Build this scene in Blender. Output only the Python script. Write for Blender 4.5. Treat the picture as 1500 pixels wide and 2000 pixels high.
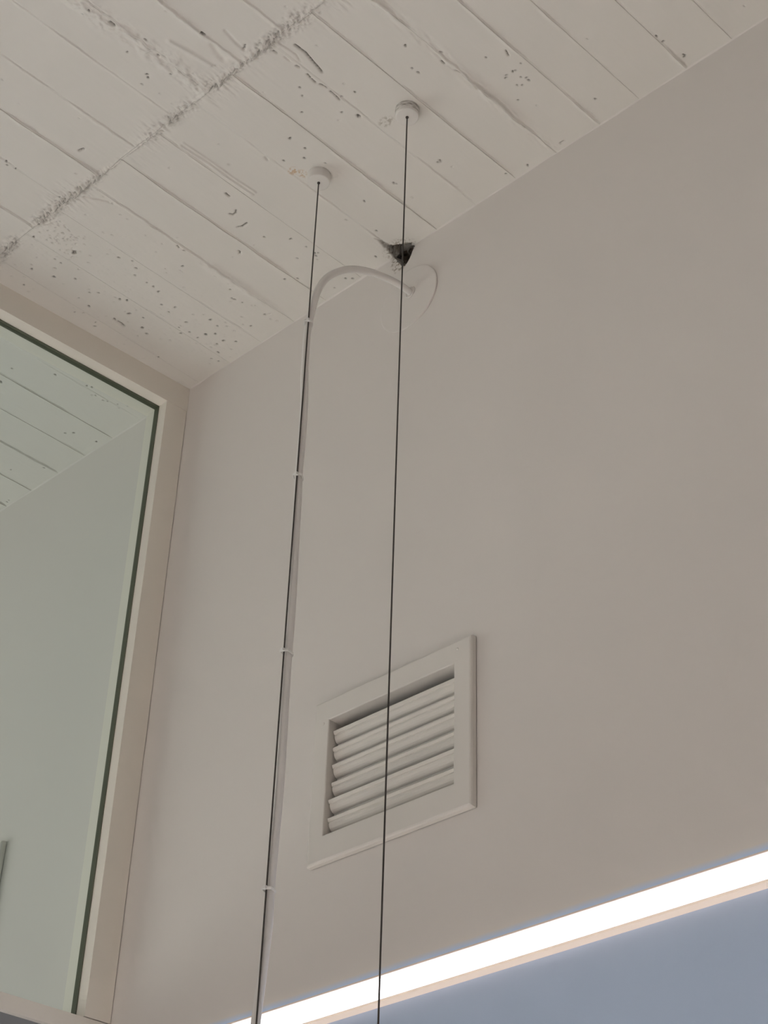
import bpy, bmesh, math
import numpy as np
from mathutils import Matrix, Vector

for o in list(bpy.data.objects):
    bpy.data.objects.remove(o)
SC = bpy.context.scene
COL = SC.collection

# ------------------------------------------------------------------ camera
CAM = Vector((2.5251, -1.8957, 1.6))
RIGHT = Vector((0.72644598, 0.68659749, 0.02932796))
DOWN = Vector((-0.38605761, 0.44302532, -0.80912798))
FWD = Vector((-0.56853827, 0.57646549, 0.58690015))
cam_data = bpy.data.cameras.new('camera')
cam_data.sensor_fit = 'VERTICAL'
cam_data.sensor_height = 36.0
cam_data.sensor_width = 27.0
cam_data.lens = 60.586
cam = bpy.data.objects.new('camera', cam_data)
COL.objects.link(cam)
m = Matrix.Identity(4)
for i in range(3):
    m[i][0] = RIGHT[i]; m[i][1] = -DOWN[i]; m[i][2] = -FWD[i]; m[i][3] = CAM[i]
cam.matrix_world = m
SC.camera = cam

# ------------------------------------------------------------------ light
world = bpy.data.worlds.new('world')
SC.world = world
world.use_nodes = True
world.node_tree.nodes['Background'].inputs[0].default_value = (0.80, 0.86, 1.0, 1)
world.node_tree.nodes['Background'].inputs[1].default_value = 0.25

def area_light(name, loc, rot, sx, sy, power, color):
    l = bpy.data.lights.new(name, 'AREA')
    l.shape = 'RECTANGLE'; l.size = sx; l.size_y = sy
    l.energy = power; l.color = color
    o = bpy.data.objects.new(name, l)
    COL.objects.link(o)
    o.location = loc; o.rotation_euler = rot
    return o

SIDE_FILL = (1.0, 0.94, 0.90)
# added area lights at the unseen windows, filling from the front and left
area_light('added_side_fill', (0.5, -5.90, 1.75), (math.radians(50), 0, 0), 3.2, 2.4, 21, SIDE_FILL)
area_light('added_side_fill', (-3.90, -2.6, 1.75), (math.radians(82), 0, math.radians(-90)), 3.5, 2.4, 76, SIDE_FILL)
# unseen area lights added near the ceiling to raise the floor bounce
DOWN_FILL = (1.0, 0.93, 0.86)
for lx, ly, pw in ((0.90, -2.6, 90), (-1.9, -2.6, 14)):
    dl = area_light('added_down_fill', (lx, ly, 4.17), (0, 0, 0), 1.6, 0.5, pw, DOWN_FILL)
    dl.data.spread = math.radians(85)
SC.view_settings.view_transform = 'Standard'
SC.view_settings.look = 'None'
SC.view_settings.exposure = 0.0
SC.view_settings.gamma = 1.0
SC.view_settings.use_curve_mapping = False
SC.cycles.use_light_tree = False
SC.cycles.max_bounces = 8
SC.cycles.glossy_bounces = 2

# ------------------------------------------------------------------ helpers
def new_mat(name, color, rough=0.7, spec=0.3):
    mt = bpy.data.materials.new(name)
    mt.use_nodes = True
    b = mt.node_tree.nodes['Principled BSDF']
    b.inputs['Base Color'].default_value = (*color, 1)
    b.inputs['Roughness'].default_value = rough
    b.inputs['Specular IOR Level'].default_value = spec
    return mt

def nodes(mt):
    return mt.node_tree.nodes, mt.node_tree.links, mt.node_tree.nodes['Principled BSDF']

def add_noise_bump(mt, scale, dist, strength=0.5, detail=4.0, vec_scale=None):
    n, l, b = nodes(mt)
    tc = n.new('ShaderNodeTexCoord')
    nz = n.new('ShaderNodeTexNoise')
    nz.inputs['Scale'].default_value = scale
    nz.inputs['Detail'].default_value = detail
    l.new(tc.outputs['Object'], nz.inputs['Vector'])
    bp = n.new('ShaderNodeBump')
    bp.inputs['Strength'].default_value = strength
    bp.inputs['Distance'].default_value = dist
    l.new(nz.outputs['Fac'], bp.inputs['Height'])
    l.new(bp.outputs['Normal'], b.inputs['Normal'])
    return tc, nz, bp

def mix_color(mt, fac_socket, a, bcol):
    n, l, b = nodes(mt)
    mx = n.new('ShaderNodeMix'); mx.data_type = 'RGBA'
    l.new(fac_socket, mx.inputs['Factor'])
    for idx, v in ((6, a), (7, bcol)):
        if hasattr(v, 'node'):
            l.new(v, mx.inputs[idx])
        else:
            mx.inputs[idx].default_value = (*v, 1)
    return mx.outputs[2]

def math_node(mt, op, a, b=None, c=None, clamp=False):
    n, l, _ = nodes(mt)
    nd = n.new('ShaderNodeMath'); nd.operation = op; nd.use_clamp = clamp
    for i, v in enumerate((a, b, c)):
        if v is None:
            continue
        if hasattr(v, 'node'):
            l.new(v, nd.inputs[i])
        else:
            nd.inputs[i].default_value = v
    return nd.outputs[0]

def link_obj(name, me, mat, parent=None, smooth=False):
    if mat is not None:
        me.materials.append(mat)
    if smooth:
        me.polygons.foreach_set('use_smooth', [True] * len(me.polygons))
    o = bpy.data.objects.new(name, me)
    COL.objects.link(o)
    if parent is not None:
        o.parent = parent
    return o

def bm_obj(name, bm, mat, parent=None, smooth=False, bevel=0.0, seg=2):
    if bevel > 0:
        es = [e for e in bm.edges if len(e.link_faces) == 2 and e.calc_face_angle() > 0.5]
        bmesh.ops.bevel(bm, geom=es, offset=bevel, segments=seg, affect='EDGES', profile=0.5)
    bmesh.ops.recalc_face_normals(bm, faces=bm.faces[:])
    me = bpy.data.meshes.new(name)
    bm.to_mesh(me); bm.free()
    return link_obj(name, me, mat, parent, smooth)

def add_box(bm, x0, x1, y0, y1, z0, z1):
    v = [bm.verts.new(p) for p in ((x0, y0, z0), (x1, y0, z0), (x1, y1, z0), (x0, y1, z0),
                                   (x0, y0, z1), (x1, y0, z1), (x1, y1, z1), (x0, y1, z1))]
    for f in ((0, 3, 2, 1), (4, 5, 6, 7), (0, 1, 5, 4), (1, 2, 6, 5), (2, 3, 7, 6), (3, 0, 4, 7)):
        bm.faces.new([v[i] for i in f])

def box_obj(name, b, mat, parent=None, bevel=0.0):
    bm = bmesh.new(); add_box(bm, *b)
    return bm_obj(name, bm, mat, parent, bevel=bevel)

def extrude_profile(bm, prof, x0, x1, closed=True):
    """prof: list of (y, z); swept along x with end caps"""
    a = [bm.verts.new((x0, p[0], p[1])) for p in prof]
    b = [bm.verts.new((x1, p[0], p[1])) for p in prof]
    n = len(prof)
    for i in range(n if closed else n - 1):
        j = (i + 1) % n
        bm.faces.new((a[i], a[j], b[j], b[i]))
    if closed:
        bm.faces.new(a[::-1]); bm.faces.new(b)

def lathe(bm, prof, segs=40, origin=(0, 0, 0), axis='Z'):
    """prof: list of (radius, height); closes at radius 0"""
    rings = []
    for r, h in prof:
        ring = []
        if r < 1e-6:
            ring = [None]
        else:
            ring = [None] * segs
        for k in range(len(ring)):
            a = 2 * math.pi * k / segs
            if axis == 'Z':
                p = (origin[0] + r * math.cos(a), origin[1] + r * math.sin(a), origin[2] + h)
            else:
                p = (origin[0] + r * math.cos(a), origin[1] + h, origin[2] + r * math.sin(a))
            ring[k] = bm.verts.new(p)
        rings.append(ring)
    for A, B in zip(rings[:-1], rings[1:]):
        for k in range(segs):
            k2 = (k + 1) % segs
            if len(A) == 1 and len(B) == 1:
                continue
            if len(A) == 1:
                bm.faces.new((A[0], B[k2], B[k]))
            elif len(B) == 1:
                bm.faces.new((A[k], A[k2], B[0]))
            else:
                bm.faces.new((A[k], A[k2], B[k2], B[k]))

def smooth_path(pts, sub=6):
    """Catmull-Rom through pts"""
    P = [Vector(p) for p in pts]
    P = [P[0] * 2 - P[1]] + P + [P[-1] * 2 - P[-2]]
    out = []
    for i in range(1, len(P) - 2):
        p0, p1, p2, p3 = P[i - 1], P[i], P[i + 1], P[i + 2]
        for s in range(sub):
            t = s / sub
            out.append(0.5 * ((2 * p1) + (p2 - p0) * t + (2 * p0 - 5 * p1 + 4 * p2 - p3) * t * t
                              + (3 * p1 - p0 - 3 * p2 + p3) * t ** 3))
    out.append(P[-2].copy())
    return out

def tube(bm, path, r, segs=14, cyclic=False, flat=None):
    n = len(path)
    up = None
    rings = []
    for i in range(n):
        if cyclic:
            t = (path[(i + 1) % n] - path[i - 1]).normalized()
        else:
            t = (path[min(i + 1, n - 1)] - path[max(i - 1, 0)]).normalized()
        if up is None:
            ref = Vector((1, 0, 0)) if abs(t.x) < 0.9 else Vector((0, 1, 0))
            up = (ref - t * ref.dot(t)).normalized()
        else:
            up = (up - t * up.dot(t)).normalized()
        side = t.cross(up)
        rr = r(i) if callable(r) else r
        rings.append([bm.verts.new(path[i] + (up * math.cos(2 * math.pi * k / segs) * rr
                                              + side * math.sin(2 * math.pi * k / segs) * rr)) for k in range(segs)])
    cnt = n if cyclic else n - 1
    for i in range(cnt):
        A, B = rings[i], rings[(i + 1) % n]
        for k in range(segs):
            k2 = (k + 1) % segs
            bm.faces.new((A[k], A[k2], B[k2], B[k]))
    if not cyclic:
        bm.faces.new(rings[0][::-1]); bm.faces.new(rings[-1])

def empty(name, loc=(0, 0, 0), rotz=0.0):
    o = bpy.data.objects.new(name, None)
    o.empty_display_size = 0.05
    COL.objects.link(o)
    o.location = loc; o.rotation_euler = (0, 0, rotz)
    return o

def tag(o, label, cat, group=None):
    o['label'] = label; o['category'] = cat
    if group:
        o['group'] = group
    return o

def structure(o, label=None):
    o['kind'] = 'structure'
    if label:
        o['label'] = label
    return o

# numpy value noise
def _hash(ix, iy, seed):
    h = (ix.astype(np.int64) * 374761393 + iy.astype(np.int64) * 668265263 + seed * 1442695041) & 0xFFFFFFFF
    h = ((h ^ (h >> 13)) * 1274126177) & 0xFFFFFFFF
    h = h ^ (h >> 16)
    return (h & 0xFFFFFF) / float(0xFFFFFF)

def vnoise(x, y, seed=0):
    ix = np.floor(x); iy = np.floor(y)
    fx = x - ix; fy = y - iy
    fx = fx * fx * fx * (fx * (fx * 6 - 15) + 10); fy = fy * fy * fy * (fy * (fy * 6 - 15) + 10)
    a = _hash(ix, iy, seed); b = _hash(ix + 1, iy, seed)
    c = _hash(ix, iy + 1, seed); d = _hash(ix + 1, iy + 1, seed)
    return (a + (b - a) * fx) * (1 - fy) + (c + (d - c) * fx) * fy

def fbm(x, y, seed=0, octs=4):
    s = 0.0; a = 0.5; t = 0.0
    for o in range(octs):
        s = s + a * vnoise(x * 2 ** o, y * 2 ** o, seed + o * 17)
        t += a; a *= 0.5
    return s / t

# ------------------------------------------------------------------ materials
PAINT = (0.80, 0.760, 0.730)
M_wall = new_mat('white_wall_paint', PAINT, 0.72, 0.25)
add_noise_bump(M_wall, 9.0, 0.004, 0.25, 3.0)
_n, _l, _b = nodes(M_wall)
_tc = _n.new('ShaderNodeTexCoord'); _sp = _n.new('ShaderNodeSeparateXYZ')
_l.new(_tc.outputs['Object'], _sp.inputs[0])
_nz = _n.new('ShaderNodeTexNoise'); _nz.inputs['Scale'].default_value = 14.0
_l.new(_tc.outputs['Object'], _nz.inputs['Vector'])
_edge = math_node(M_wall, 'MULTIPLY_ADD', _nz.outputs['Fac'], 0.004, 2.6205)
_d = math_node(M_wall, 'SUBTRACT', _edge, _sp.outputs['Z'])
_f = math_node(M_wall, 'MULTIPLY', _d, 90.0, clamp=True)
BLUE = (0.60, 0.735, 0.97)
_cw = mix_color(M_wall, _f, PAINT, BLUE)
_sub = _n.new('ShaderNodeVectorMath'); _sub.operation = 'SUBTRACT'
_l.new(_tc.outputs['Object'], _sub.inputs[0]); _sub.inputs[1].default_value = (0.676, 0.0, 4.178)
_mul = _n.new('ShaderNodeVectorMath'); _mul.operation = 'MULTIPLY'
_l.new(_sub.outputs[0], _mul.inputs[0]); _mul.inputs[1].default_value = (1 / 0.030, 0, 1 / 0.034)
_ln = _n.new('ShaderNodeVectorMath'); _ln.operation = 'LENGTH'
_l.new(_mul.outputs[0], _ln.inputs[0])
_nz3 = _n.new('ShaderNodeTexNoise'); _nz3.inputs['Scale'].default_value = 120.0; _nz3.inputs['Detail'].default_value = 5.0
_l.new(_tc.outputs['Object'], _nz3.inputs['Vector'])
_in = math_node(M_wall, 'MULTIPLY', math_node(M_wall, 'SUBTRACT', 1.0, _ln.outputs['Value'], clamp=True), 2.5, clamp=True)
_pt = math_node(M_wall, 'MULTIPLY_ADD', _nz3.outputs['Fac'], 10.0, -4.9, clamp=True)
_cw = mix_color(M_wall, math_node(M_wall, 'MULTIPLY', _in, _pt), _cw, (0.36, 0.31, 0.25))
_l.new(_cw, _b.inputs['Base Color'])

M_plain = new_mat('plain_white_paint', PAINT, 0.75, 0.25)
M_casing = new_mat('casing_paint', (0.89, 0.84, 0.765), 0.55, 0.3)
add_noise_bump(M_casing, 30.0, 0.001, 0.15, 2.0)
M_vent = new_mat('vent_paint', (0.80, 0.765, 0.725), 0.5, 0.35)
M_slat = new_mat('slat_paint', (0.80, 0.765, 0.72), 0.45, 0.35)
M_lower = new_mat('plum_grey_paint', (0.29, 0.30, 0.315), 0.7, 0.2)
M_floor = new_mat('pale_floor', (0.74, 0.71, 0.68), 0.5, 0.3)
add_noise_bump(M_floor, 5.0, 0.001, 0.2)
M_taupe = new_mat('bounce_cut_taupe', (0.30, 0.27, 0.24), 0.8, 0.2)  # unseen right wall, set dark to cut bounce light from that side
M_duct = new_mat('dark_duct', (0.05, 0.047, 0.043), 0.8, 0.1)
M_gasket = new_mat('olive_gasket', (0.115, 0.125, 0.085), 0.5, 0.3)
M_cable = new_mat('dark_steel_cable', (0.06, 0.05, 0.045), 0.45, 0.4)
M_cord = new_mat('white_cord_sheath', (0.84, 0.81, 0.79), 0.5, 0.35)
M_tie = new_mat('white_nylon_tie', (0.86, 0.84, 0.82), 0.35, 0.5)
M_canopy = new_mat('white_canopy_plastic', (0.80, 0.77, 0.74), 0.5, 0.35)
M_plate = new_mat('rosette_paint', PAINT, 0.6, 0.3)
M_metal = new_mat('warm_white_aluminium', (0.80, 0.70, 0.62), 0.4, 0.4)
M_rubble = new_mat('dirty_broken_concrete', (0.16, 0.13, 0.105), 0.95, 0.05)
add_noise_bump(M_rubble, 120.0, 0.004, 1.0, 6.0)

# smudged canopy: plaster smears on the sleeve
M_canopy_smudged = new_mat('smudged_canopy_plastic', (0.80, 0.77, 0.74), 0.5, 0.35)
_n, _l, _b = nodes(M_canopy_smudged)
_tc = _n.new('ShaderNodeTexCoord'); _sp = _n.new('ShaderNodeSeparateXYZ')
_l.new(_tc.outputs['Object'], _sp.inputs[0])
_mp = _n.new('ShaderNodeMapping'); _mp.inputs['Scale'].default_value = (60, 60, 420)
_l.new(_tc.outputs['Object'], _mp.inputs['Vector'])
_nz = _n.new('ShaderNodeTexNoise'); _nz.inputs['Scale'].default_value = 1.0; _nz.inputs['Detail'].default_value = 5
_l.new(_mp.outputs[0], _nz.inputs['Vector'])
_f = math_node(M_canopy_smudged, 'MULTIPLY_ADD', _nz.outputs['Fac'], 6.0, -2.7, clamp=True)
_h = math_node(M_canopy_smudged, 'MULTIPLY_ADD', _sp.outputs['Z'], 300.0, 5.4, clamp=True)
_f = math_node(M_canopy_smudged, 'MULTIPLY', _f, _h)
_l.new(mix_color(M_canopy_smudged, _f, (0.80, 0.77, 0.74), (0.30, 0.27, 0.24)), _b.inputs['Base Color'])

# LED diffuser
M_led = bpy.data.materials.new('led_diffuser'); M_led.use_nodes = True
_n = M_led.node_tree.nodes; _l = M_led.node_tree.links
_n.clear()
_em = _n.new('ShaderNodeEmission'); _em.inputs[0].default_value = (1.0, 0.97, 0.98, 1); _em.inputs[1].default_value = 3.6
_out = _n.new('ShaderNodeOutputMaterial'); _l.new(_em.outputs[0], _out.inputs[0])

def glow(name, color, strength):
    mt = new_mat(name, (0.75, 0.66, 0.6), 0.5, 0.3)
    b = mt.node_tree.nodes['Principled BSDF']
    b.inputs['Emission Color'].default_value = (*color, 1)
    b.inputs['Emission Strength'].default_value = strength
    return mt
M_edge = glow('translucent_lower_edge', (1.0, 0.78, 0.62), 0.42)
M_top_glow = glow('added_top_glow', (1.0, 0.95, 0.90), 1.3)
M_edge2 = glow('translucent_upper_edge', (1.0, 0.76, 0.68), 0.16)

for _m in (M_edge, M_edge2):
    _m.cycles.emission_sampling = 'NONE'

# glass: green tinted clear pane
M_glass = bpy.data.materials.new('green_tinted_glass'); M_glass.use_nodes = True
_n = M_glass.node_tree.nodes; _l = M_glass.node_tree.links
_n.clear()
_tr = _n.new('ShaderNodeBsdfTransparent'); _tr.inputs[0].default_value = (0.925, 0.98, 0.96, 1)
_gl = _n.new('ShaderNodeBsdfGlossy'); _gl.inputs['Roughness'].default_value = 0.0
_fr = _n.new('ShaderNodeFresnel'); _fr.inputs[0].default_value = 1.2
_mx = _n.new('ShaderNodeMixShader'); _out = _n.new('ShaderNodeOutputMaterial')
_l.new(_fr.outputs[0], _mx.inputs[0]); _l.new(_tr.outputs[0], _mx.inputs[1]); _l.new(_gl.outputs[0], _mx.inputs[2])
_l.new(_mx.outputs[0], _out.inputs[0])

# ceiling: painted board-marked concrete, a rust stain and dirt smears
M_ceil = new_mat('painted_board_marked_concrete', (0.815, 0.785, 0.745), 0.8, 0.2)
_n, _l, _b = nodes(M_ceil)
_tc = _n.new('ShaderNodeTexCoord')
_mp = _n.new('ShaderNodeMapping'); _mp.inputs['Scale'].default_value = (1.0, 0.25, 1.0)
_l.new(_tc.outputs['Object'], _mp.inputs['Vector'])
_nz = _n.new('ShaderNodeTexNoise'); _nz.inputs['Scale'].default_value = 160.0; _nz.inputs['Detail'].default_value = 4.0
_l.new(_mp.outputs[0], _nz.inputs['Vector'])
_bp = _n.new('ShaderNodeBump'); _bp.inputs['Strength'].default_value = 0.10; _bp.inputs['Distance'].default_value = 0.001
_l.new(_nz.outputs['Fac'], _bp.inputs['Height']); _l.new(_bp.outputs['Normal'], _b.inputs['Normal'])
_nz2 = _n.new('ShaderNodeTexNoise'); _nz2.inputs['Scale'].default_value = 150.0; _nz2.inputs['Detail'].default_value = 5.0
_l.new(_tc.outputs['Object'], _nz2.inputs['Vector'])

def stain(col_in, cx, cy, rx, ry, color, amount, sharp=9.0):
    sub = _n.new('ShaderNodeVectorMath'); sub.operation = 'SUBTRACT'
    _l.new(_tc.outputs['Object'], sub.inputs[0]); sub.inputs[1].default_value = (cx, cy, 4.2)
    mul = _n.new('ShaderNodeVectorMath'); mul.operation = 'MULTIPLY'
    _l.new(sub.outputs[0], mul.inputs[0]); mul.inputs[1].default_value = (1 / rx, 1 / ry, 0)
    ln = _n.new('ShaderNodeVectorMath'); ln.operation = 'LENGTH'
    _l.new(mul.outputs[0], ln.inputs[0])
    inside = math_node(M_ceil, 'SUBTRACT', 1.0, ln.outputs['Value'], clamp=True)
    patch = math_node(M_ceil, 'MULTIPLY_ADD', _nz2.outputs['Fac'], sharp, -0.48 * sharp, clamp=True)
    fac = math_node(M_ceil, 'MULTIPLY', math_node(M_ceil, 'MULTIPLY', inside, 2.0, clamp=True), patch)
    fac = math_node(M_ceil, 'MULTIPLY', fac, amount)
    return mix_color(M_ceil, fac, col_in, color)

_c = stain((0.815, 0.785, 0.745), 0.676, -0.318, 0.014, 0.012, (0.62, 0.44, 0.27), 0.8, 14)
_c = stain(_c, 0.684, -0.300, 0.012, 0.014, (0.62, 0.46, 0.30), 0.7, 14)
_c = stain(_c, 0.904, -0.286, 0.020, 0.014, (0.45, 0.40, 0.34), 0.7, 14)
_c = stain(_c, 0.685, -0.008, 0.046, 0.036, (0.33, 0.27, 0.21), 0.8, 12)
_at = _n.new('ShaderNodeAttribute'); _at.attribute_name = 'bare_shade'
_c = mix_color(M_ceil, _at.outputs['Fac'], _c, (0.13, 0.115, 0.10))  # raw concrete in the break, painted shade in pits, grooves and joint chips
_l.new(_c, _b.inputs['Base Color'])

# ------------------------------------------------------------------ room shell
ZC = 4.2
floor = structure(box_obj('floor', (-4.2, 6.2, -6.2, 0.2, -0.1, 0.0), M_floor), 'pale floor of the two rooms')

# ceiling slab with the cast board imprints as parts
ceiling = structure(box_obj('ceiling', (-4.2, 6.2, -6.2, 0.2, ZC + 0.045, ZC + 0.25), M_ceil),
                    'white painted board-marked concrete ceiling')

JOINT_Y = -0.5725
SL = 0.028                                   # the seams lean slightly against the wall normal
# seam positions of the row that meets the wall, given at y = 0
seamA = [-0.82, -0.7145, -0.6085, -0.4984, -0.391, -0.2837, -0.178, -0.071, 0.035, 0.141, 0.2475, 0.3533, 0.4549, 0.5632,
         0.6739, 0.7821, 0.8900, 0.9971, 1.1019, 1.2106, 1.3052, 1.4157, 1.5170, 1.6235, 1.730]
# strength of the fin left at every seam (m)
finA = {0.3533: 0.0022, 0.4549: 0.0020, 0.5632: 0.0012, 0.6739: 0.0020, 0.7821: 0.0022, 0.8900: 0.0012, 0.9971: 0.0012, 1.1019: 0.0050,
        1.2106: 0.0020, 1.3052: 0.0020, 1.4157: 0.0030, 1.5170: 0.0030, 0.035: 0.0003, 0.141: 0.0004, 0.2475: 0.0006,
        -0.2837: 0.0009, -0.391: 0.0007, -0.178: 0.0006, -0.071: 0.0004, -0.4984: 0.0022, -0.6085: 0.0016}
while seamA[0] > -2.0:
    seamA.insert(0, seamA[0] - 0.107)
while seamA[-1] < 3.4:
    seamA.append(seamA[-1] + 0.1065)
# second row, given at the cross joint
seamB = [0.0425, 0.1515, 0.2605, 0.3705, 0.4815, 0.6000, 0.7010, 0.7977, 0.9120, 1.0190, 1.1260]
finB = {0.2605: 0.0020, 0.3705: 0.0026, 0.4815: 0.0022, 0.6000: 0.0013, 0.7010: 0.0060, 0.7977: 0.0035, 0.9120: 0.0018}
while seamB[0] > -2.0:
    seamB.insert(0, seamB[0] - 0.108)
while seamB[-1] < 3.4:
    seamB.append(seamB[-1] + 0.107)

# air holes in the concrete (x, y)
PITS = [(0.016, -0.296), (0.005, -0.289), (0.081, -0.214), (0.158, -0.469), (0.152, -0.467), (0.156, -0.464), (0.172, -0.509), (0.109, -0.483), (0.109, -0.467), (0.086, -0.466), (0.047, -0.498), (0.093, -0.415), (0.083, -0.367), (0.051, -0.372), (0.096, -0.353), (0.047, -0.34), (0.008, -0.349), (0.02, -0.334), (0.056, -0.274), (0.125, -0.295), (0.115, -0.308), (0.094, -0.264), (0.108, -0.234), (0.032, -0.125), (0.073, -0.194), (0.15, -0.133), (0.2, -0.335), (0.216, -0.394), (0.219, -0.348), (0.23, -0.367), (0.336, -0.328), (0.3, -0.285), (0.338, -0.314), (0.338, -0.333), (0.202, -0.303), (0.172, -0.235), (0.323, -0.167), (0.305, -0.146), (0.307, -0.14), (0.313, -0.121), (0.321, -0.061), (0.27, -0.056), (0.217, -0.13), (0.213, -0.105), (0.167, -0.065), (0.187, -0.063), (0.206, -0.042), (0.148, -0.044), (0.126, -0.023), (0.172, -0.104), (0.12, -0.04), (0.15, -0.108), (0.19, -0.091), (0.436, -0.11), (0.458, -0.092), (0.541, -0.148), (0.502, -0.137), (0.541, -0.122), (0.547, -0.118), (0.537, -0.115), (0.495, -0.228), (0.533, -0.186), (0.804, -0.157), (0.807, -0.152), (0.725, -0.161), (0.855, -0.36), (0.872, -0.331), (1.058, -0.396), (1.097, -0.34), (1.031, -0.348), (1.033, -0.333), (1.192, -0.22), (1.173, -0.214), (1.168, -0.215), (1.153, -0.216), (1.148, -0.212), (1.171, -0.195), (1.178, -0.186), (1.177, -0.179), (1.153, -0.184), (1.16, -0.178), (1.131, -0.155), (1.152, -0.274), (1.417, -0.099), (1.419, -0.081), (1.43, -0.03), (1.427, -0.026), (1.243, -0.058), (0.99, -0.024), (1.037, -0.012), (0.909, -0.139), (0.915, -0.139), (0.797, -0.668), (0.705, -0.733), (0.619, -0.668), (0.64, -0.671), (0.695, -0.692), (0.645, -0.677), (0.68, -0.648), (0.658, -0.737), (0.666, -0.85), (0.682, -0.848), (0.838, -0.457), (0.827, -0.44), (0.797, -0.412), (0.737, -0.344), (0.717, -0.327), (0.733, -0.382), (0.739, -0.289), (0.682, -0.35), (0.91, -0.379), (0.883, -0.388), (0.686, -0.084), (0.631, -0.028), (0.547, -0.012), (0.536, -0.023), (0.497, -0.017), (0.506, -0.048), (0.262, -0.59), (0.266, -0.579), (0.32, -0.58), (0.3, -0.577), (0.288, -0.582), (0.259, -0.723), (0.252, -0.716), (0.257, -0.699), (0.169, -0.571), (0.129, -0.555), (0.064, -0.451), (-0.006, -0.479), (0.144, -0.159), (0.132, -0.144), (0.169, -0.16), (0.165, -0.208), (0.188, -0.21), (0.203, -0.285), (0.199, -0.267),
        (-0.257, -0.325), (-0.198, -0.244), (-0.168, -0.158), (-0.174, -0.169), (-0.192, -0.139), (-0.186, -0.133), (-0.187, -0.109), (-0.182, -0.1), (-0.173, -0.077), (-0.181, -0.066), (-0.153, -0.069), (-0.161, -0.056), (-0.316, -0.313), (-0.34, -0.078), (-0.357, -0.09), (-0.325, -0.019), (-0.577, -0.089), (-0.688, -0.013), (-0.698, -0.012), (-0.508, -0.039)]
BIG = {(0.081, -0.214): 1.9, (0.125, -0.295): 1.5, (0.804, -0.157): 1.4, (-0.316, -0.313): 2.2, (0.172, -0.104): 1.5,
       (0.158, -0.469): 1.4, (0.152, -0.467): 1.4, (-0.34, -0.078): 1.6, (0.094, -0.264): 1.3}
rng = np.random.RandomState(7)
pit_list = []
for p in PITS:
    pit_list.append((p[0], p[1], 0.00145 * BIG.get(p, 1.0) * rng.uniform(0.7, 1.25), 0.0065))
for _ in range(90):
    pit_list.append((rng.uniform(-0.02, 0.36), -0.55 * rng.uniform(0.02, 1), rng.uniform(0.0011, 0.0016), 0.0020))
for _ in range(50):
    pit_list.append((rng.uniform(0.3, 1.6), rng.uniform(-0.95, -0.02), rng.uniform(0.0012, 0.0018), 0.0022))
for _ in range(60):
    pit_list.append((rng.uniform(0.14, 0.21), rng.uniform(-0.56, -0.46), rng.uniform(0.0012, 0.0019), 0.0028))
pit_arr = np.array(pit_list)

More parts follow.
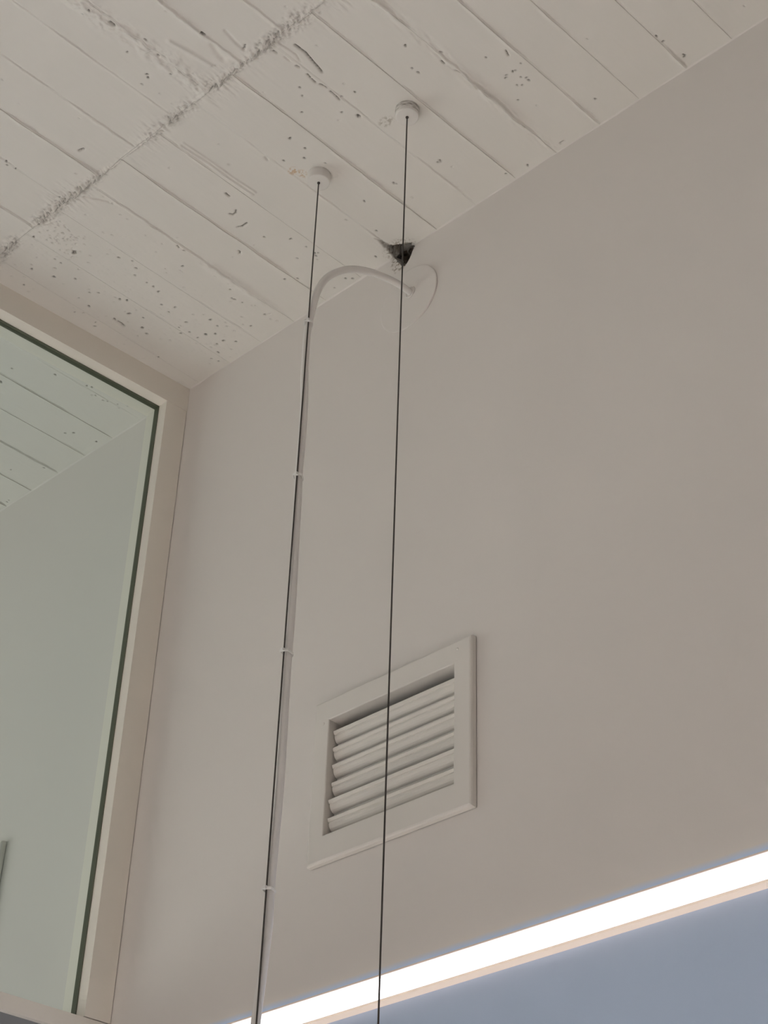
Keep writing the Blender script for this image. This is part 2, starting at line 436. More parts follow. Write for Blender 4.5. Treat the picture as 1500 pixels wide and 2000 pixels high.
# scratches, cracks and worm-shaped casting marks: polyline, half width, depth (negative = ridge)
GROOVES = [
    ([(0.8642, -0.5526), (0.865, -0.5454)], 0.0016, 0.0045), ([(0.8696, -0.5284), (0.8698, -0.5151)], 0.0014, 0.003),
    ([(0.8705, -0.4982), (0.8715, -0.4923)], 0.0018, 0.005), ([(0.8717, -0.4707), (0.8699, -0.4607)], 0.0017, 0.0045),
    ([(0.8694, -0.4561), (0.8691, -0.4447)], 0.0016, 0.0045), ([(0.8723, -0.4368), (0.8758, -0.4236)], 0.0019, 0.005),
    ([(0.8754, -0.4121), (0.8755, -0.3967), (0.8736, -0.3849)], 0.0017, 0.0036), ([(0.8726, -0.3341), (0.8737, -0.3279)], 0.0020, 0.006),
    ([(0.7958, -0.6735), (0.7965, -0.6664)], 0.0022, 0.007), ([(0.688, -0.8037), (0.688, -0.7927)], 0.0018, 0.005),
    ([(0.8318, -0.6457), (0.8269, -0.6152), (0.8252, -0.5927)], 0.0032, 0.0033),
    ([(0.8252, -0.5927), (0.8352, -0.5981)], 0.0022, 0.0040),
    ([(0.6596, -0.3789), (0.6579, -0.373)], 0.0028, 0.0034), ([(0.3221, -0.0578), (0.3331, -0.0525)], 0.0013, 0.003),
    ([(1.0885, -0.2887), (1.0925, -0.2785)], 0.0016, 0.004), ([(1.0918, -0.2377), (1.0905, -0.2288)], 0.0018, 0.005),
    ([(1.0837, -0.3241), (1.0832, -0.3148)], 0.0018, 0.004), ([(1.1229, -0.0150), (1.1322, -0.0145)], 0.0016, 0.005),
    ([(0.9046, -0.5355), (0.906, -0.5085), (0.9013, -0.4835), (0.8962, -0.4552)], 0.0020, 0.006),
    ([(0.8859, -0.5588), (0.8889, -0.5336), (0.8903, -0.5162), (0.8842, -0.5021)], 0.0016, 0.003),
    ([(0.5547, -0.5147), (0.5608, -0.4545), (0.5614, -0.385), (0.5659, -0.3278)], 0.0028, -0.0028),
    ([(0.5650, -0.5164), (0.5690, -0.4448), (0.5705, -0.3835), (0.5752, -0.3289)], 0.0022, -0.0022),
    ([(0.527, -0.3664), (0.5262, -0.3614), (0.5261, -0.3556)], 0.0019, 0.004),
    ([(0.4904, -0.3215), (0.493, -0.3152), (0.5013, -0.3156), (0.5075, -0.3199)], 0.0018, 0.0045),
    ([(0.4739, -0.2846), (0.4815, -0.2799), (0.4888, -0.2793), (0.4972, -0.2798)], 0.0018, 0.0045),
    ([(0.4233, -0.2364), (0.4243, -0.2314), (0.4189, -0.2279)], 0.0019, 0.0045),
    ([(0.3927, -0.6417), (0.4021, -0.6387)], 0.0022, 0.006),
    ([(0.0542, -0.2635), (0.0554, -0.2556), (0.0531, -0.2463)], 0.0024, 0.006),
    ([(0.79, -0.640), (0.782, -0.62), (0.781, -0.604)], 0.006, 0.0034),
    ([(0.736, -0.70), (0.744, -0.66), (0.752, -0.61)], 0.004, -0.003),
    ([(1.190, -0.262), (1.186, -0.250)], 0.0018, 0.004),
    ([(0.30, -0.555), (0.318, -0.530), (0.327, -0.512)], 0.0018, 0.003),
]

def seg_dist(X, Y, pts):
    d = np.full(X.shape, 1e9)
    for (ax, ay), (bx, by) in zip(pts[:-1], pts[1:]):
        vx, vy = bx - ax, by - ay
        t = np.clip(((X - ax) * vx + (Y - ay) * vy) / (vx * vx + vy * vy), 0, 1)
        d = np.minimum(d, np.hypot(X - ax - t * vx, Y - ay - t * vy))
    return d

def relief(X, Y, x0, x1, f0, f1, off, tilt, row, seed):
    """downward relief of one board imprint; x0/x1 seam positions per point, f0/f1 fin heights"""
    w = x1 - x0
    u = (X - x0) / w
    H = off + tilt * (u - 0.5)
    H = H + 0.0009 * (fbm(X * 22, Y * 6, seed, 3) - 0.5) + 0.0003 * (fbm(X * 160, Y * 22, seed + 5, 3) - 0.5)
    H = H + 0.0030 * (fbm(X * 7, Y * 5, 99, 2) - 0.5)
    for d, fa, s in ((X - x0, f0, 1), (x1 - X, f1, 2)):
        sx = x0 if s == 1 else x1
        sid = np.round(sx * 0 + (sx - SL * Y) * 40)
        mod = np.clip(4.6 * fbm(Y * 8 + sid * 7.3, sid * 1.7, 31, 3) - 1.75, 0.03, 1.4)
        wob = 0.0020 * (fbm(Y * 45 + sid * 3.1, sid, 37, 3) - 0.5) * (1 + fa / 0.002)
        width = 0.0022 + 0.9 * fa * fbm(Y * 20, sid, 41, 2)
        side = wob if s == 1 else -wob
        H = H + 1.12 * fa * mod * np.exp(-((d + side) / width) ** 2)
        # shallow groove line along one side of the fin
        if s == 1:
            H = H - 0.8 * fa * np.clip(mod, 0.2, 1) * np.exp(-((d + side - 0.0035) / 0.0018) ** 2)
    # torn edge along the cross joint
    dj = np.abs(Y - JOINT_Y - 0.007 * (fbm(X * 9, X * 0, 51, 3) - 0.5))
    ds = Y - JOINT_Y
    wj = 0.0055 + 0.013 * fbm(X * 9, X * 0, 52, 2) ** 1.5
    env = np.exp(-(dj / wj) ** 2) * np.clip(3.4 * fbm(X * 15, X * 0 + 3, 53, 3) - 0.95, 0.10, 1.35)
    skew = 0.35 + 0.65 * fbm(X * 17, ds * 20, 58, 2)
    chips = fbm(X * 170, Y * 170, 55, 4) - 0.50
    torn = env * skew
    H = H + torn * (0.034 * chips + 0.026 * np.abs(fbm(X * 260, Y * 200, 56, 3) - 0.5))
    H = H + 0.0045 * np.exp(-(dj / 0.0022) ** 2) * np.clip(2.4 * fbm(X * 25, X * 0, 57, 3) - 0.55, 0, 1.2)
    bare_shade = np.clip(torn * 1.6, 0, 1) * np.clip(9.0 * (-chips) - 0.9, 0, 1) * 0.5  # shade in the low joint chips put into the colour
    far = np.exp(-(dj / 0.034) ** 2) * np.clip(3.0 * fbm(X * 11, Y * 7, 60, 2) - 1.0, 0, 1)
    H = H + far * 0.010 * (fbm(X * 170, Y * 30, 59, 4) - 0.5)
    # rough ridge in the second row
    if row == 'B':
        dr = np.abs(X - (0.7070 + 0.10 * (Y - JOINT_Y)) + 0.012 * (fbm(Y * 30, X * 0, 61, 2) - 0.5))
        H = H + np.exp(-(dr / 0.018) ** 2) * 0.016 * (fbm(X * 75, Y * 50, 63, 4) - 0.38)
    else:
        dr = np.abs(X - (1.1019 + SL * Y))
        H = H + np.exp(-(dr / 0.013) ** 2) * 0.009 * (fbm(X * 90, Y * 30, 65, 3) - 0.45)
        # swollen stretch of the seam near the wall, with a scuff at its start
        wy = np.clip((Y + 0.262) / 0.02, 0, 1) * np.clip((-0.03 - Y) / 0.06, 0, 1)
        dr = (X - (0.3500 + SL * Y)) / (0.0075 + 0.006 * fbm(Y * 12, Y * 0, 66, 2))
        H = H + np.exp(-dr ** 2) * wy * (0.0040 + 0.006 * (fbm(X * 60, Y * 30, 67, 3) - 0.45))
        dr = np.hypot((X - 0.343) / 0.012, (Y + 0.260) / 0.012)
        H = H + np.exp(-dr ** 2) * 0.010 * (fbm(X * 110, Y * 110, 68, 3) - 0.40)
        # pitted zone beside the glazed partition
        z = np.clip(1 - np.abs(X - 0.15) / 0.24, 0, 1)
        H = H - z * 0.0035 * np.clip(fbm(X * 260, Y * 200, 69, 2) - 0.72, 0, 1)
        # smooth plaster towards the wall
        k = np.clip((Y + 0.016) / 0.014, 0, 1)
        H = H * (1 - 0.85 * k)
        # chips knocked out around the broken corner
        dh = np.hypot((X - 0.686) / 0.031, (Y - 0.004) / 0.030) + 0.9 * (fbm(X * 60, Y * 60, 71, 4) - 0.5)
        H = H - np.clip((1.0 - dh) * 2.2, 0, 1) * (0.030 + 0.030 * (fbm(X * 95, Y * 95, 75, 4) - 0.5))
    for pts, hw, dep in GROOVES:
        bx = [p[0] for p in pts]; by = [p[1] for p in pts]
        if max(bx) + 0.02 < X.min() or min(bx) - 0.02 > X.max() or max(by) + 0.02 < Y.min() or min(by) - 0.02 > Y.max():
            continue
        d = seg_dist(X, Y, pts) + 0.0008 * (fbm(X * 300, Y * 300, 83, 2) - 0.5)
        H = H - dep * np.exp(-(d / hw) ** 2)
        if dep > 0.0035:
            bare_shade = np.maximum(bare_shade, np.clip(1.5 - d / (hw * 0.55), 0, 1))
    if row == 'A':
        # the crack that runs out of the broken corner along the seam
        t = np.clip((-Y) / 0.072, 0, 1)
        cxl = 0.6745 - 0.006 * t + 0.004 * (fbm(Y * 70, Y * 0, 85, 3) - 0.5)
        wd = 0.0125 * (1 - t) ** 0.9 + 0.0008
        e = np.abs(X - cxl) / wd + 0.7 * (fbm(X * 180, Y * 110, 87, 3) - 0.5)
        m_ = np.clip((1.05 - e) * 2.5, 0, 1) * (t < 1)
        H = H - m_ * (0.016 * (1 - t) + 0.002)
        bare_shade = np.maximum(bare_shade, 0.85 * m_ * np.clip(3.0 * fbm(X * 150, Y * 90, 89, 3) - 0.75, 0, 1))
        dh = np.hypot((X - 0.688) / 0.029, (Y - 0.004) / 0.027) + 0.9 * (fbm(X * 60, Y * 60, 71, 4) - 0.5)
        bare_shade = np.maximum(bare_shade, np.clip((0.80 - dh) * 3.0, 0, 1) * 0.9)
    return H, bare_shade

def grid_mesh(name, P, nu, nv):
    """P: (nv, nu, 3)"""
    me = bpy.data.meshes.new(name)
    idx = np.arange(nu * nv).reshape(nv, nu)
    q = np.stack([idx[:-1, :-1], idx[1:, :-1], idx[1:, 1:], idx[:-1, 1:]], -1).reshape(-1, 4)
    me.vertices.add(nu * nv)
    me.vertices.foreach_set('co', P.reshape(-1).astype(np.float32))
    me.loops.add(q.size)
    me.loops.foreach_set('vertex_index', q.reshape(-1).astype(np.int32))
    me.polygons.add(len(q))
    me.polygons.foreach_set('loop_start', (np.arange(len(q)) * 4).astype(np.int32))
    me.polygons.foreach_set('use_smooth', np.ones(len(q), dtype=bool))
    me.update(calc_edges=True)
    return me

def make_board(xa, xb, fa, fb, y0, y1, row, seed, fine):
    dx, dy = (0.0015, 0.0021) if fine else (0.0108, 0.03)
    nu = max(6, int((xb - xa) / dx)); nv = max(8, int((y1 - y0) / dy))
    u = np.linspace(0, 1, nu); v = np.linspace(y0, y1, nv)
    yref = 0.0 if row == 'A' else JOINT_Y
    Y = np.repeat(v[:, None], nu, 1)
    X0 = xa + SL * (Y - yref); X1 = xb + SL * (Y - yref)
    X = X0 + (X1 - X0) * u[None, :]
    r = np.random.RandomState(seed)
    off, tilt = r.uniform(-0.0010, 0.0010), r.uniform(-0.0021, 0.0021)
    if row == 'A' and -0.1 < xa < 0.3:
        off *= 0.0; tilt *= 0.0; seed = 300        # one smooth skimmed zone
    H, bare_shade = relief(X, Y, X0, X1, fa, fb, off, tilt, row, seed)
    if fine:
        sel = pit_arr[(pit_arr[:, 0] > X.min() - 0.01) & (pit_arr[:, 0] < X.max() + 0.01) & (pit_arr[:, 1] > y0 - 0.01) & (pit_arr[:, 1] < y1 + 0.01)]
        for px, py, pr, pd in sel:
            ang = r.uniform(0, 3.14); ca, sa = math.cos(ang), math.sin(ang)
            ex, ey = X - px, Y - py
            e = np.hypot((ex * ca + ey * sa) / (pr * (1.15 + 0.9 * abs(math.sin(px * 311.0)))), (-ex * sa + ey * ca) / pr)
            H = H - pd * np.clip(1.25 - e * e, 0, 1)
            if pd > 0.005:
                bare_shade = np.maximum(bare_shade, np.clip(1.9 - 1.45 * e, 0, 1) * min(1.0, 0.35 + 1.3 * math.hypot(math.sin(px * 913.0), math.cos(py * 577.0)) ** 2))  # dark colour painted into the deeper pits as their shade
    Z = ZC - H
    # skirts so that neighbours at another height leave no slit
    P = np.stack([X, Y, Z], -1)
    top = ZC + 0.047
    def up(a):
        b = a.copy(); b[..., 2] = top; return b
    P = np.concatenate([up(P[:1]), P, up(P[-1:])], 0)
    P = np.concatenate([up(P[:, :1]), P, up(P[:, -1:])], 1)
    me = grid_mesh('board', P, nu + 2, nv + 2)
    sm = np.ones((nv + 1, nu + 1), dtype=bool)
    sm[0, :] = sm[-1, :] = False; sm[:, 0] = sm[:, -1] = False
    me.polygons.foreach_set('use_smooth', sm.reshape(-1))
    at = me.attributes.new('bare_shade', 'FLOAT', 'POINT')
    at.data.foreach_set('value', np.pad(bare_shade, 1, mode='edge').reshape(-1).astype(np.float32))
    o = link_obj('board', me, M_ceil, ceiling)
    return o

for i in range(len(seamA) - 1):
    xa, xb = seamA[i], seamA[i + 1]
    fine = xb > -0.80 and xa < 1.70
    make_board(xa, xb, finA.get(xa, 0.0014), finA.get(xb, 0.0014), JOINT_Y, 0.0 if not fine else 0.012, 'A', 200 + i, fine)
for i in range(len(seamB) - 1):
    xa, xb = seamB[i], seamB[i + 1]
    fine = xb > -0.12 and xa < 1.05
    if fine:
        make_board(xa, xb, finB.get(xa, 0.0014), finB.get(xb, 0.0014), -1.06, JOINT_Y, 'B', 400 + i, True)
    else:
        make_board(xa, xb, 0.0014, 0.0014, -1.06, JOINT_Y, 'B', 400 + i, False)

# ---- back wall with vent openings and a knocked-out notch under the ceiling
VX0, VX1, VZ0, VZ1 = 0.5495, 0.8490, 2.8860, 3.1125          # vent opening
V2 = (-1.334, 0.022)                                         # offset of the vent in the next room
bm = bmesh.new()
xs = sorted([-4.2, VX0 + V2[0], VX1 + V2[0], 0.5, VX0, VX1, 6.2, 0.60, 0.78])
zs = sorted([0.0, VZ0, VZ1, VZ0 + V2[1], VZ1 + V2[1], 4.10, ZC + 0.045])
vert = {}
def gv(x, z, y=0.0):
    k = (round(x, 5), round(z, 5), y)
    if k not in vert:
        vert[k] = bm.verts.new((x, y, z))
    return vert[k]
for i in range(len(xs) - 1):
    for j in range(len(zs) - 1):
        cx, cz = (xs[i] + xs[i + 1]) / 2, (zs[j] + zs[j + 1]) / 2
        if VX0 < cx < VX1 and VZ0 < cz < VZ1:
            continue
        if VX0 + V2[0] < cx < VX1 + V2[0] and VZ0 + V2[1] < cz < VZ1 + V2[1]:
            continue
        if 0.60 < cx < 0.78 and cz > 4.10:
            continue
        bm.faces.new((gv(xs[i], zs[j]), gv(xs[i + 1], zs[j]), gv(xs[i + 1], zs[j + 1]), gv(xs[i], zs[j + 1])))
notch = [(0.656, 4.205), (0.660, 4.196), (0.666, 4.189), (0.668, 4.180), (0.675, 4.173), (0.679, 4.163), (0.685, 4.158),
         (0.6905, 4.1545), (0.697, 4.159), (0.703, 4.166), (0.708, 4.175), (0.712, 4.185), (0.715, 4.190), (0.714, 4.197), (0.710, 4.205)]
brk = [x for x in xs if 0.60 < x < 0.78]
ring = [gv(0.60, 4.10)] + [gv(x, 4.10) for x in brk] + [gv(0.78, 4.10), gv(0.78, ZC + 0.045)]
ring += [bm.verts.new((0.710, 0.0, ZC + 0.045))]
nv_ = [bm.verts.new((p[0], 0.0, p[1])) for p in notch[::-1]]
ring += nv_
ring += [bm.verts.new((0.656, 0.0, ZC + 0.045)), gv(0.60, ZC + 0.045)]
bm.faces.new(ring)
# broken edge running back into the wall
nb = [bm.verts.new((0.69 + (v.co.x - 0.69) * 0.85, 0.035, v.co.z + 0.006)) for v in nv_]
for k in range(len(nv_) - 1):
    bm.faces.new((nv_[k], nv_[k + 1], nb[k + 1], nb[k]))
# back skin and ends close the wall
add_box(bm, -4.2, 6.2, 0.12, 0.2, 0.0, ZC + 0.045)
me = bpy.data.meshes.new('wall_back'); bm.to_mesh(me); bm.free()
wall_back = structure(link_obj('wall_back', me, M_wall), 'white plastered wall with vent, blue-grey below the light strip')

# rubble seen in the broken corner
bm = bmesh.new()
nu, nv2 = 26, 22
g = {}
for a in range(nu):
    for b in range(nv2):
        s, t = a / (nu - 1), b / (nv2 - 1)
        x = 0.640 + 0.10 * s
        z = 4.140 + 0.10 * t
        n1 = float(fbm(np.array([x * 90.0]), np.array([z * 90.0]), 81, 4)[0])
        y = 0.026 + 0.05 * (n1 - 0.35) - 0.018 * max(0.0, 1 - t * 2.0)
        g[a, b] = bm.verts.new((x, max(y, 0.008), z))
for a in range(nu - 1):
    for b in range(nv2 - 1):
        bm.faces.new((g[a, b], g[a + 1, b], g[a + 1, b + 1], g[a, b + 1]))
o = bm_obj('broken_concrete', bm, M_rubble, wall_back)
o['label'] = 'dark broken concrete inside the knocked-out corner'
# wire ends poking from the hole
bm = bmesh.new()
tube(bm, smooth_path([(0.700, 0.02, 4.188), (0.705, -0.006, 4.182), (0.714, -0.010, 4.186), (0.719, -0.004, 4.192), (0.712, 0.004, 4.198)], 5), 0.0017, 8)
o = bm_obj('wire_loop', bm, M_cable, wall_back, smooth=True)

# soft plaster fillet between wall and ceiling
def fillet(xa, xb, seed):
    n = max(8, int((xb - xa) / 0.006))
    K = 7
    P = np.zeros((K, n, 3))
    X = np.linspace(xa, xb, n)
    r = 0.0015 + 0.0065 * fbm(X * 12, X * 0, seed, 3)
    for k in range(K):
        a = math.pi / 2 * k / (K - 1)
        P[k, :, 0] = X
        P[k, :, 1] = -(r - r * math.sin(a)) + 0.0006
        P[k, :, 2] = ZC - (r - r * math.cos(a)) + 0.0006
    me = grid_mesh('plaster_fillet', P[::-1], n, K)
    return link_obj('plaster_fillet', me, M_plain, wall_back)
fillet(0.004, 0.648, 91)
fillet(0.720, 2.6, 92)
fillet(-2.0, -0.082, 93)

# remaining shell (out of frame)
YAW = 0.0787646
structure(box_obj('wall_right', (6.0, 6.2, -6.2, 0.0, 0, ZC + 0.05), M_taupe))
def wall_with_hole(name, a0, a1, h0, h1, hz0, hz1, plane, axis):
    bm = bmesh.new()
    for (p0, p1, q0, q1) in ((a0, h0, 0, ZC + .05), (h1, a1, 0, ZC + .05), (h0, h1, 0, hz0), (h0, h1, hz1, ZC + .05)):
        if axis == 'x':
            add_box(bm, p0, p1, plane - 0.2, plane, q0, q1)
        else:
            add_box(bm, plane - 0.2, plane, p0, p1, q0, q1)
    return structure(bm_obj(name, bm, M_plain))
wall_with_hole('wall_front', -4.2, 6.2, -1.1, 2.1, 0.5, 3.0, -6.0, 'x')
wall_with_hole('wall_far_left', -6.0, 0.0, -4.4, -0.8, 0.5, 3.0, -4.0, 'y')
def outer_window(name, a0, a1, plane, axis):
    bm = bmesh.new()
    n = 3
    for k in range(n + 1):
        a = a0 + (a1 - a0 - 0.06) * k / n
        b_ = (a, a + 0.06, plane - 0.13, plane - 0.07, 0.5, 3.0) if axis == 'x' else (plane - 0.13, plane - 0.07, a, a + 0.06, 0.5, 3.0)
        add_box(bm, *b_)
    for z in (0.5, 2.94):
        b_ = (a0, a1, plane - 0.13, plane - 0.07, z, z + 0.06) if axis == 'x' else (plane - 0.13, plane - 0.07, a0, a1, z, z + 0.06)
        add_box(bm, *b_)
    return structure(bm_obj(name, bm, M_casing))
outer_window('unseen_window_2', -1.1, 2.1, -6.0, 'x')  # both outer windows are unseen, invented to go with the added area lights
outer_window('unseen_window_3', -4.4, -0.8, -4.0, 'y')

# ------------------------------------------------------------------ glazed partition
win = structure(empty('window_1', (0, 0, 0), -YAW), 'fixed interior window with pale frame and green-tinted glass')
WT, WB, WR, WL = 4.132, 2.679, -0.0583, -3.0
DEP = 0.080
o = box_obj('head_casing', (-DEP, 0.0, WL - 0.06, 0.0, WT, ZC + 0.02), M_casing, win, bevel=0.0012)
o = box_obj('jamb_casing', (-DEP, 0.0, WR, -0.0016, WB + 0.0022, WT - 0.0006), M_casing, win, bevel=0.0012)
o = box_obj('jamb_casing', (-DEP, 0.0, WL - 0.06, WL, WB + 0.0022, WT - 0.0006), M_casing, win, bevel=0.0012)
o = box_obj('sill_casing', (-DEP, 0.0, WL - 0.06, 0.0, 2.6487, WB), M_casing, win, bevel=0.0012)
bm = bmesh.new()
G0, G1, GT = -0.046, -0.0295, 0.0016
add_box(bm, G0, G1, WR - GT, WR + 0.002, WB, WT)
add_box(bm, G0, G1, WL - 0.002, WL + GT, WB, WT)
add_box(bm, G0, G1, WL, WR, WT - GT, WT + 0.002)
o = bm_obj('gasket', bm, M_gasket, win)
o['label'] = 'dark olive glazing gasket'
o = box_obj('glass_pane', (-0.041, -0.035, WL + 0.0005, WR - 0.0005, WB + 0.0005, WT - 0.0005), M_glass, win)
o['label'] = 'green-tinted clear glass pane'
bm = bmesh.new()
add_box(bm, -0.09, -0.012, -6.1, -0.001, 0.0, 2.6487)
add_box(bm, -0.09, -0.012, -6.1, WL - 0.06, 2.6487, ZC + 0.04)
structure(bm_obj('wall_left', bm, M_lower), 'dark plum-grey wall below the interior window')
bpy.data.objects['wall_left'].rotation_euler = (0, 0, -YAW)

# ------------------------------------------------------------------ air vents
def make_vent():
    FR = 0.014
    root = empty('air_vent', (0.699, 0.0, 2.9965))
    ox, oz = 0.699, 2.9965
    X0, X1, Z0, Z1 = 0.5125 - ox, 0.8865 - ox, 2.8375 - oz, 3.1550 - oz      # outer front edge
    ix0, ix1, iz0, iz1 = VX0 - ox, VX1 - ox, VZ0 - oz, VZ1 - oz
    bm = bmesh.new()
    # frame: outer wall edge, front edge, rounded inner edge, deep reveal
    loops = []
    def rect(e, y, inner=False):
        if inner:
            return [bm.verts.new(p) for p in ((ix0 - e, y, iz0 - e), (ix1 + e, y, iz0 - e), (ix1 + e, y, iz1 + e), (ix0 - e, y, iz1 + e))]
        return [bm.verts.new(p) for p in ((X0 - e, y, Z0 - e), (X1 + e, y, Z0 - e), (X1 + e, y, Z1 + e), (X0 - e, y, Z1 + e))]
    loops.append(rect(0.0012, -0.0014))
    loops.append(rect(0.0010, -FR + 0.004))
    loops.append(rect(-0.0006, -FR + 0.0012))
    loops.append(rect(-0.0030, -FR))
    loops.append(rect(0.0016, -FR, True))
    loops.append(rect(0.0004, -FR + 0.0008, True))
    loops.append(rect(0.0, -FR + 0.0022, True))
    loops.append(rect(0.0, 0.030, True))
    for A, B in zip(loops[:-1], loops[1:]):
        for k in range(4):
            bm.faces.new((A[k], A[(k + 1) % 4], B[(k + 1) % 4], B[k]))
    o = bm_obj('frame', bm, M_vent, root)
    # dark duct behind
    bm = bmesh.new()
    va = [bm.verts.new(p) for p in ((ix0, 0.030, iz0), (ix1, 0.030, iz0), (ix1, 0.030, iz1), (ix0, 0.030, iz1))]
    vs = [bm.verts.new(p) for p in ((ix0, 0.11, iz0), (ix1, 0.11, iz0), (ix1, 0.11, iz1), (ix0, 0.11, iz1))]
    bm.faces.new(vs)
    for k in range(4):
        bm.faces.new((va[k], va[(k + 1) % 4], vs[(k + 1) % 4], vs[k]))
    o = bm_obj('duct', bm, M_duct, root)
    o['label'] = 'dark duct opening behind the slats'
    # moulded slats: profile in (y, z), tip at the front top
    prof_front = [(0.0, 0.0), (-0.0008, -0.0014), (0.0012, -0.0062), (0.0036, -0.0068), (0.0030, -0.0084), (0.0028, -0.0108), (0.0036, -0.0142),
                  (0.0056, -0.0178), (0.0084, -0.0208), (0.0110, -0.0222), (0.0128, -0.0224), (0.0126, -0.0242), (0.0144, -0.0270), (0.0172, -0.0298), (0.0196, -0.0312), (0.0204, -0.0330)]
    prof_back = [(0.0222, -0.0322), (0.0200, -0.0298), (0.0168, -0.0262), (0.0140, -0.0222), (0.0108, -0.0180), (0.0080, -0.0135), (0.0062, -0.0090), (0.0050, -0.0040), (0.0034, -0.0004)]
    prof = prof_front + prof_back
    # tip height above the opening's foot, extra depth, extra tilt
    ztop = iz1
    tips = [(-0.0210, 0.0000, 0.00), (-0.0550, 0.0000, 0.05), (-0.0890, 0.0000, 0.10), (-0.1235, 0.0012, -0.03), (-0.1590, -0.0045, 0.16), (-0.1935, -0.0030, 0.02)]
    for dz, dy, tl in tips:
        bm = bmesh.new()
        c, s = math.cos(tl), math.sin(tl)
        pr = [(0.0 + dy - FR + 0.0105 + p[0] * c - p[1] * s * 0.9, ztop + dz + 0.0006 + p[1] * c + p[0] * s * 0.5) for p in prof]
        extrude_profile(bm, pr, ix0 + 0.0028, ix1 - 0.0010)
        bm_obj('slat', bm, M_slat, root)
    # screw heads and paint blobs on the frame
    for (px, pz) in ((X0 + 0.024, Z1 - 0.047), (X1 - 0.030, Z1 - 0.017)):
        bm = bmesh.new()
        lathe(bm, [(0.0026, 0.0), (0.0024, -0.0010), (0.0012, -0.0015), (0.0, -0.0016)], 14, (px, -FR, pz), 'Y')
        bm_obj('screw', bm, M_vent, root, smooth=True)
    return root

def copy_tree(o, parent=None):
    c = o.copy(); COL.objects.link(c)
    c.parent = parent
    for ch in list(o.children):
        copy_tree(ch, c)
    return c

vent = make_vent()
vent2 = copy_tree(vent)
vent2.location = (vent.location.x + V2[0], 0.0, vent.location.z + V2[1])
tag(vent, 'white louvred air vent on the plaster wall beside the hanging cables', 'vent', 'louvred wall vents')
tag(vent2, 'louvred air vent at the left photo edge, seen through the green glass', 'vent', 'louvred wall vents')

# ------------------------------------------------------------------ LED wall profile
led = empty('led_light_strip', (3.0, 0.0, 2.5805))
tag(led, 'long white glowing linear light along the wall below the vent', 'light')
def sec(z0, z1, y0, y1):
    return [(y0, z0), (y1, z0), (y1, z1), (y0, z1)]
ZB, ZT, YF = 2.5576 - 2.5805, 2.6010 - 2.5805, -0.018
LX0, LX1 = 0.14 - 3.0, 5.95 - 3.0
bm = bmesh.new()
prof = [(0.0, ZB), (YF, ZB), (YF - 0.0004, ZB + 0.0006), (YF, ZB + 0.0026), (YF + 0.0016, ZB + 0.0030), (-0.0030, ZB + 0.0030),
        (-0.0030, ZT - 0.0022), (YF + 0.0008, ZT - 0.0022), (YF, ZT - 0.0016), (YF, ZT), (0.0, ZT)]
extrude_profile(bm, prof, LX0, LX1)
bm_obj('housing', bm, M_metal, led)
bm = bmesh.new()
extrude_profile(bm, [(-0.0010, ZT + 0.0001), (-0.0120, ZT + 0.0001), (-0.0120, ZT + 0.0006), (-0.0010, ZT + 0.0006)], LX0 + 0.002, LX1 - 0.002)
o = bm_obj('top_glow_strip', bm, M_top_glow, led)  # glow strip added to brighten the wall band above the housing
o['label'] = 'added glowing strip that lights the wall above'
# translucent side strips of the diffuser, lit from inside
bm = bmesh.new()
extrude_profile(bm, [(-0.0004, ZB - 0.0016), (YF - 0.0004, ZB - 0.0016), (YF - 0.0006, ZB + 0.0022), (YF + 0.0004, ZB + 0.0026), (-0.0004, ZB - 0.0002)], LX0 + 0.002, LX1 - 0.002)
o = bm_obj('lower_edge', bm, M_edge, led)
o['label'] = 'softly glowing warm lower edge'
bm = bmesh.new()
extrude_profile(bm, [(YF - 0.0008, ZT - 0.0030), (YF - 0.0002, ZT - 0.0034), (-0.0070, ZT - 0.0034), (-0.0070, ZT - 0.0024), (YF - 0.0004, ZT - 0.0008)], LX0 + 0.002, LX1 - 0.002)
o = bm_obj('upper_edge', bm, M_edge2, led)
o['label'] = 'thin pinkish upper edge'
bm = bmesh.new()
extrude_profile(bm, [(-0.0032, ZB + 0.0034), (-0.0085, ZB + 0.0034), (-0.0085, ZT - 0.0026), (-0.0032, ZT - 0.0026)], LX0 + 0.003, LX1 - 0.003)
o = bm_obj('diffuser', bm, M_led, led)
o['label'] = 'glowing white diffuser'

# ------------------------------------------------------------------ hanging cables
def make_suspension(x, y, mat, label, rz):
    root = empty('suspension_cable', (x, y, ZC), rz)
    tag(root, label, 'cable', 'ceiling suspension cables')
    bm = bmesh.new()
    lathe(bm, [(0.0, 0.006), (0.0236, 0.006), (0.0236, -0.006), (0.0231, -0.0150), (0.0226, -0.0205), (0.0222, -0.0216), (0.0213, -0.0221), (0.0195, -0.0222),
               (0.0024, -0.0222), (0.0, -0.0222)], 56)
    bm_obj('canopy', bm, mat, root, smooth=True)
    bm = bmesh.new()
    lathe(bm, [(0.0, -0.0215), (0.0030, -0.0215), (0.0030, -0.0240), (0.0022, -0.0255), (0.0, -0.0255)], 18)
    bm_obj('ferrule', bm, M_cable, root, smooth=True)
    bm = bmesh.new()
    pts = [Vector((0, 0, -0.024))]
    for k in range(1, 60):
        z = -0.024 - (2.05) * k / 59
        pts.append(Vector((0, 0, z)))
    tube(bm, pts, 0.0014, 10)
    bm_obj('cable', bm, M_cable, root, smooth=True)
    return root

CLX, CLY = 0.7065, -0.2740
make_suspension(CLX, CLY, M_canopy, 'thin dark hanging cable from clean white cup, with white cord tied along it', 0.0)
make_suspension(0.9560, -0.2805, M_canopy_smudged, 'thin dark hanging cable from smudged white cup, hanging free before the vent', 0.4)

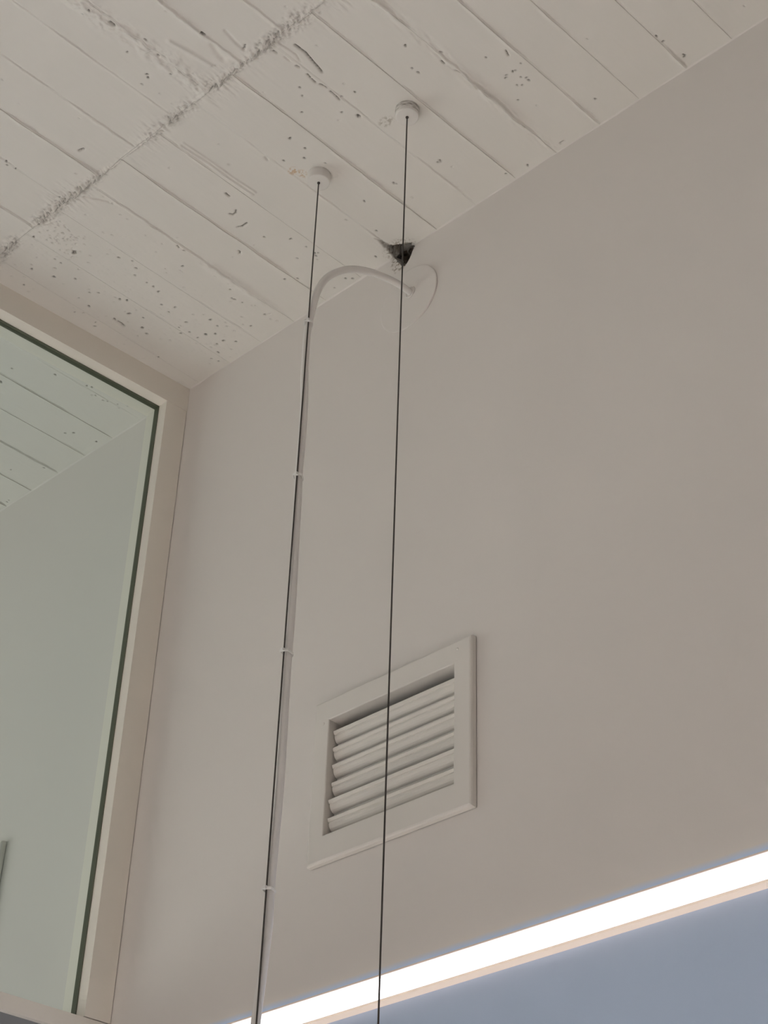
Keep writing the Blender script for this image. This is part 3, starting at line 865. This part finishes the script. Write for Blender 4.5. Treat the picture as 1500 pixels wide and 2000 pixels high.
# ------------------------------------------------------------------ power cord and its ties
cord = empty('power_cord', (0.711, 0.0, 4.064))
tag(cord, 'white power cord arching from the wall rosette and tied along the left cable', 'cord')
cp = [(0.7114, 0.022, 4.0630), (0.7112, -0.0046, 4.0642), (0.7105, -0.0349, 4.0634), (0.7097, -0.0692, 4.0568), (0.7088, -0.1086, 4.0448), (0.708, -0.1443, 4.0282), (0.7072, -0.179, 4.0051), (0.7065, -0.2097, 3.9751), (0.7059, -0.2341, 3.9428), (0.7050, -0.2500, 3.9079), (0.7045, -0.2590, 3.8742), (0.7030, -0.2640, 3.8373), (0.7005, -0.2670, 3.8052),
      (0.699, -0.2685, 3.7678), (0.6993, -0.2681, 3.7168), (0.6999, -0.2675, 3.6668), (0.7017, -0.2654, 3.618), (0.7021, -0.2649, 3.5578), (0.702, -0.2651, 3.4988), (0.7016, -0.2655, 3.4412), (0.7026, -0.2644, 3.3849), (0.703, -0.264, 3.3189), (0.7038, -0.263, 3.2547), (0.7045, -0.2622, 3.151), (0.7042, -0.2627, 3.0759), (0.7043, -0.2624, 3.0031), (0.7049, -0.2619, 2.9465), (0.7055, -0.2612, 2.864), (0.7054, -0.2613, 2.8106), (0.7042, -0.2626, 2.7326), (0.7034, -0.2636, 2.6572), (0.7041, -0.2628, 2.6084), (0.703, -0.264, 2.5685), (0.7009, -0.2663, 2.5099), (0.699, -0.2685, 2.4603), (0.698, -0.2696, 2.4083), (0.698, -0.2696, 2.3434), (0.698, -0.2690, 2.17)]
CO = Vector((0.711, 0.0, 4.064))
path = smooth_path([Vector(p) - CO for p in cp], 6)
bm = bmesh.new()
tube(bm, path, 0.0073, 18)
bm_obj('sheath', bm, M_cord, cord, smooth=True)
for zt in (3.802, 3.437, 3.074, 2.657):
    # centre of the cord at that height
    k = min(range(30, len(path)), key=lambda i: abs(path[i].z + CO.z - zt))
    cc = path[k] + CO
    ca = Vector((CLX, CLY, zt))
    mid = Vector(((cc.x + ca.x) / 2, (cc.y + ca.y) / 2, zt))
    ax = Vector((cc.x - ca.x, cc.y - ca.y, 0.0)); L = ax.length
    ax = ax.normalized() if L > 1e-5 else Vector((1, 0, 0))
    pe = Vector((-ax.y, ax.x, 0))
    # loop hugging cable and cord
    loop = []
    for a in range(28):
        t = 2 * math.pi * a / 28
        r1 = 0.0082
        p = (cc + ax * (r1 * math.cos(t)) if math.cos(t) > 0 else ca + ax * ((0.0034) * math.cos(t)))
        wdt = r1 if math.cos(t) > 0 else 0.0034 + (r1 - 0.0034) * (1 + math.cos(t))
        p = p + pe * (wdt * math.sin(t))
        loop.append(Vector((p.x, p.y, zt + 0.0008 * math.sin(t))) - CO)
    bm = bmesh.new()
    n = len(loop)
    rings = []
    ctr = mid - CO
    for i in range(n):
        out = Vector((loop[i].x - ctr.x, loop[i].y - ctr.y, 0)).normalized()
        rings.append([bm.verts.new(loop[i] + out * a + Vector((0, 0, b))) for a, b in ((-0.0004, -0.0022), (0.0009, -0.0022), (0.0012, 0), (0.0009, 0.0022), (-0.0004, 0.0022))])
    for i in range(n):
        A, B = rings[i], rings[(i + 1) % n]
        for q in range(5):
            bm.faces.new((A[q], A[(q + 1) % 5], B[(q + 1) % 5], B[q]))
    # locking head and clipped tail beside the cable
    h = ca - ax * 0.0035 - CO
    add_box(bm, h.x - 0.0028, h.x + 0.0028, h.y - 0.0028, h.y + 0.0028, h.z - 0.0026, h.z + 0.0026)
    bm_obj('cable_tie', bm, M_tie, cord)

# round cover where the cord enters the wall
ros = empty('wall_rosette', (0.705, 0.0016, 4.052), -0.022)
tag(ros, 'round white cover plate on the wall under the broken ceiling corner', 'cover plate')
bm = bmesh.new()
lathe(bm, [(0.0805, 0.0008), (0.0805, -0.0030), (0.0796, -0.0040), (0.0775, -0.0044), (0.0, -0.0044)], 72, (0, 0, 0), 'Y')
bm_obj('plate', bm, M_plate, ros)
bm = bmesh.new()
cx, cz = 0.7113 - 0.705, 4.0642 - 4.052
ringp = [Vector((cx + 0.0125 * math.cos(2 * math.pi * k / 40), -0.0045, cz + 0.0125 * math.sin(2 * math.pi * k / 40))) for k in range(40)]
tube(bm, ringp, 0.0019, 8, cyclic=True)
bm_obj('grommet', bm, M_plate, ros, smooth=True)
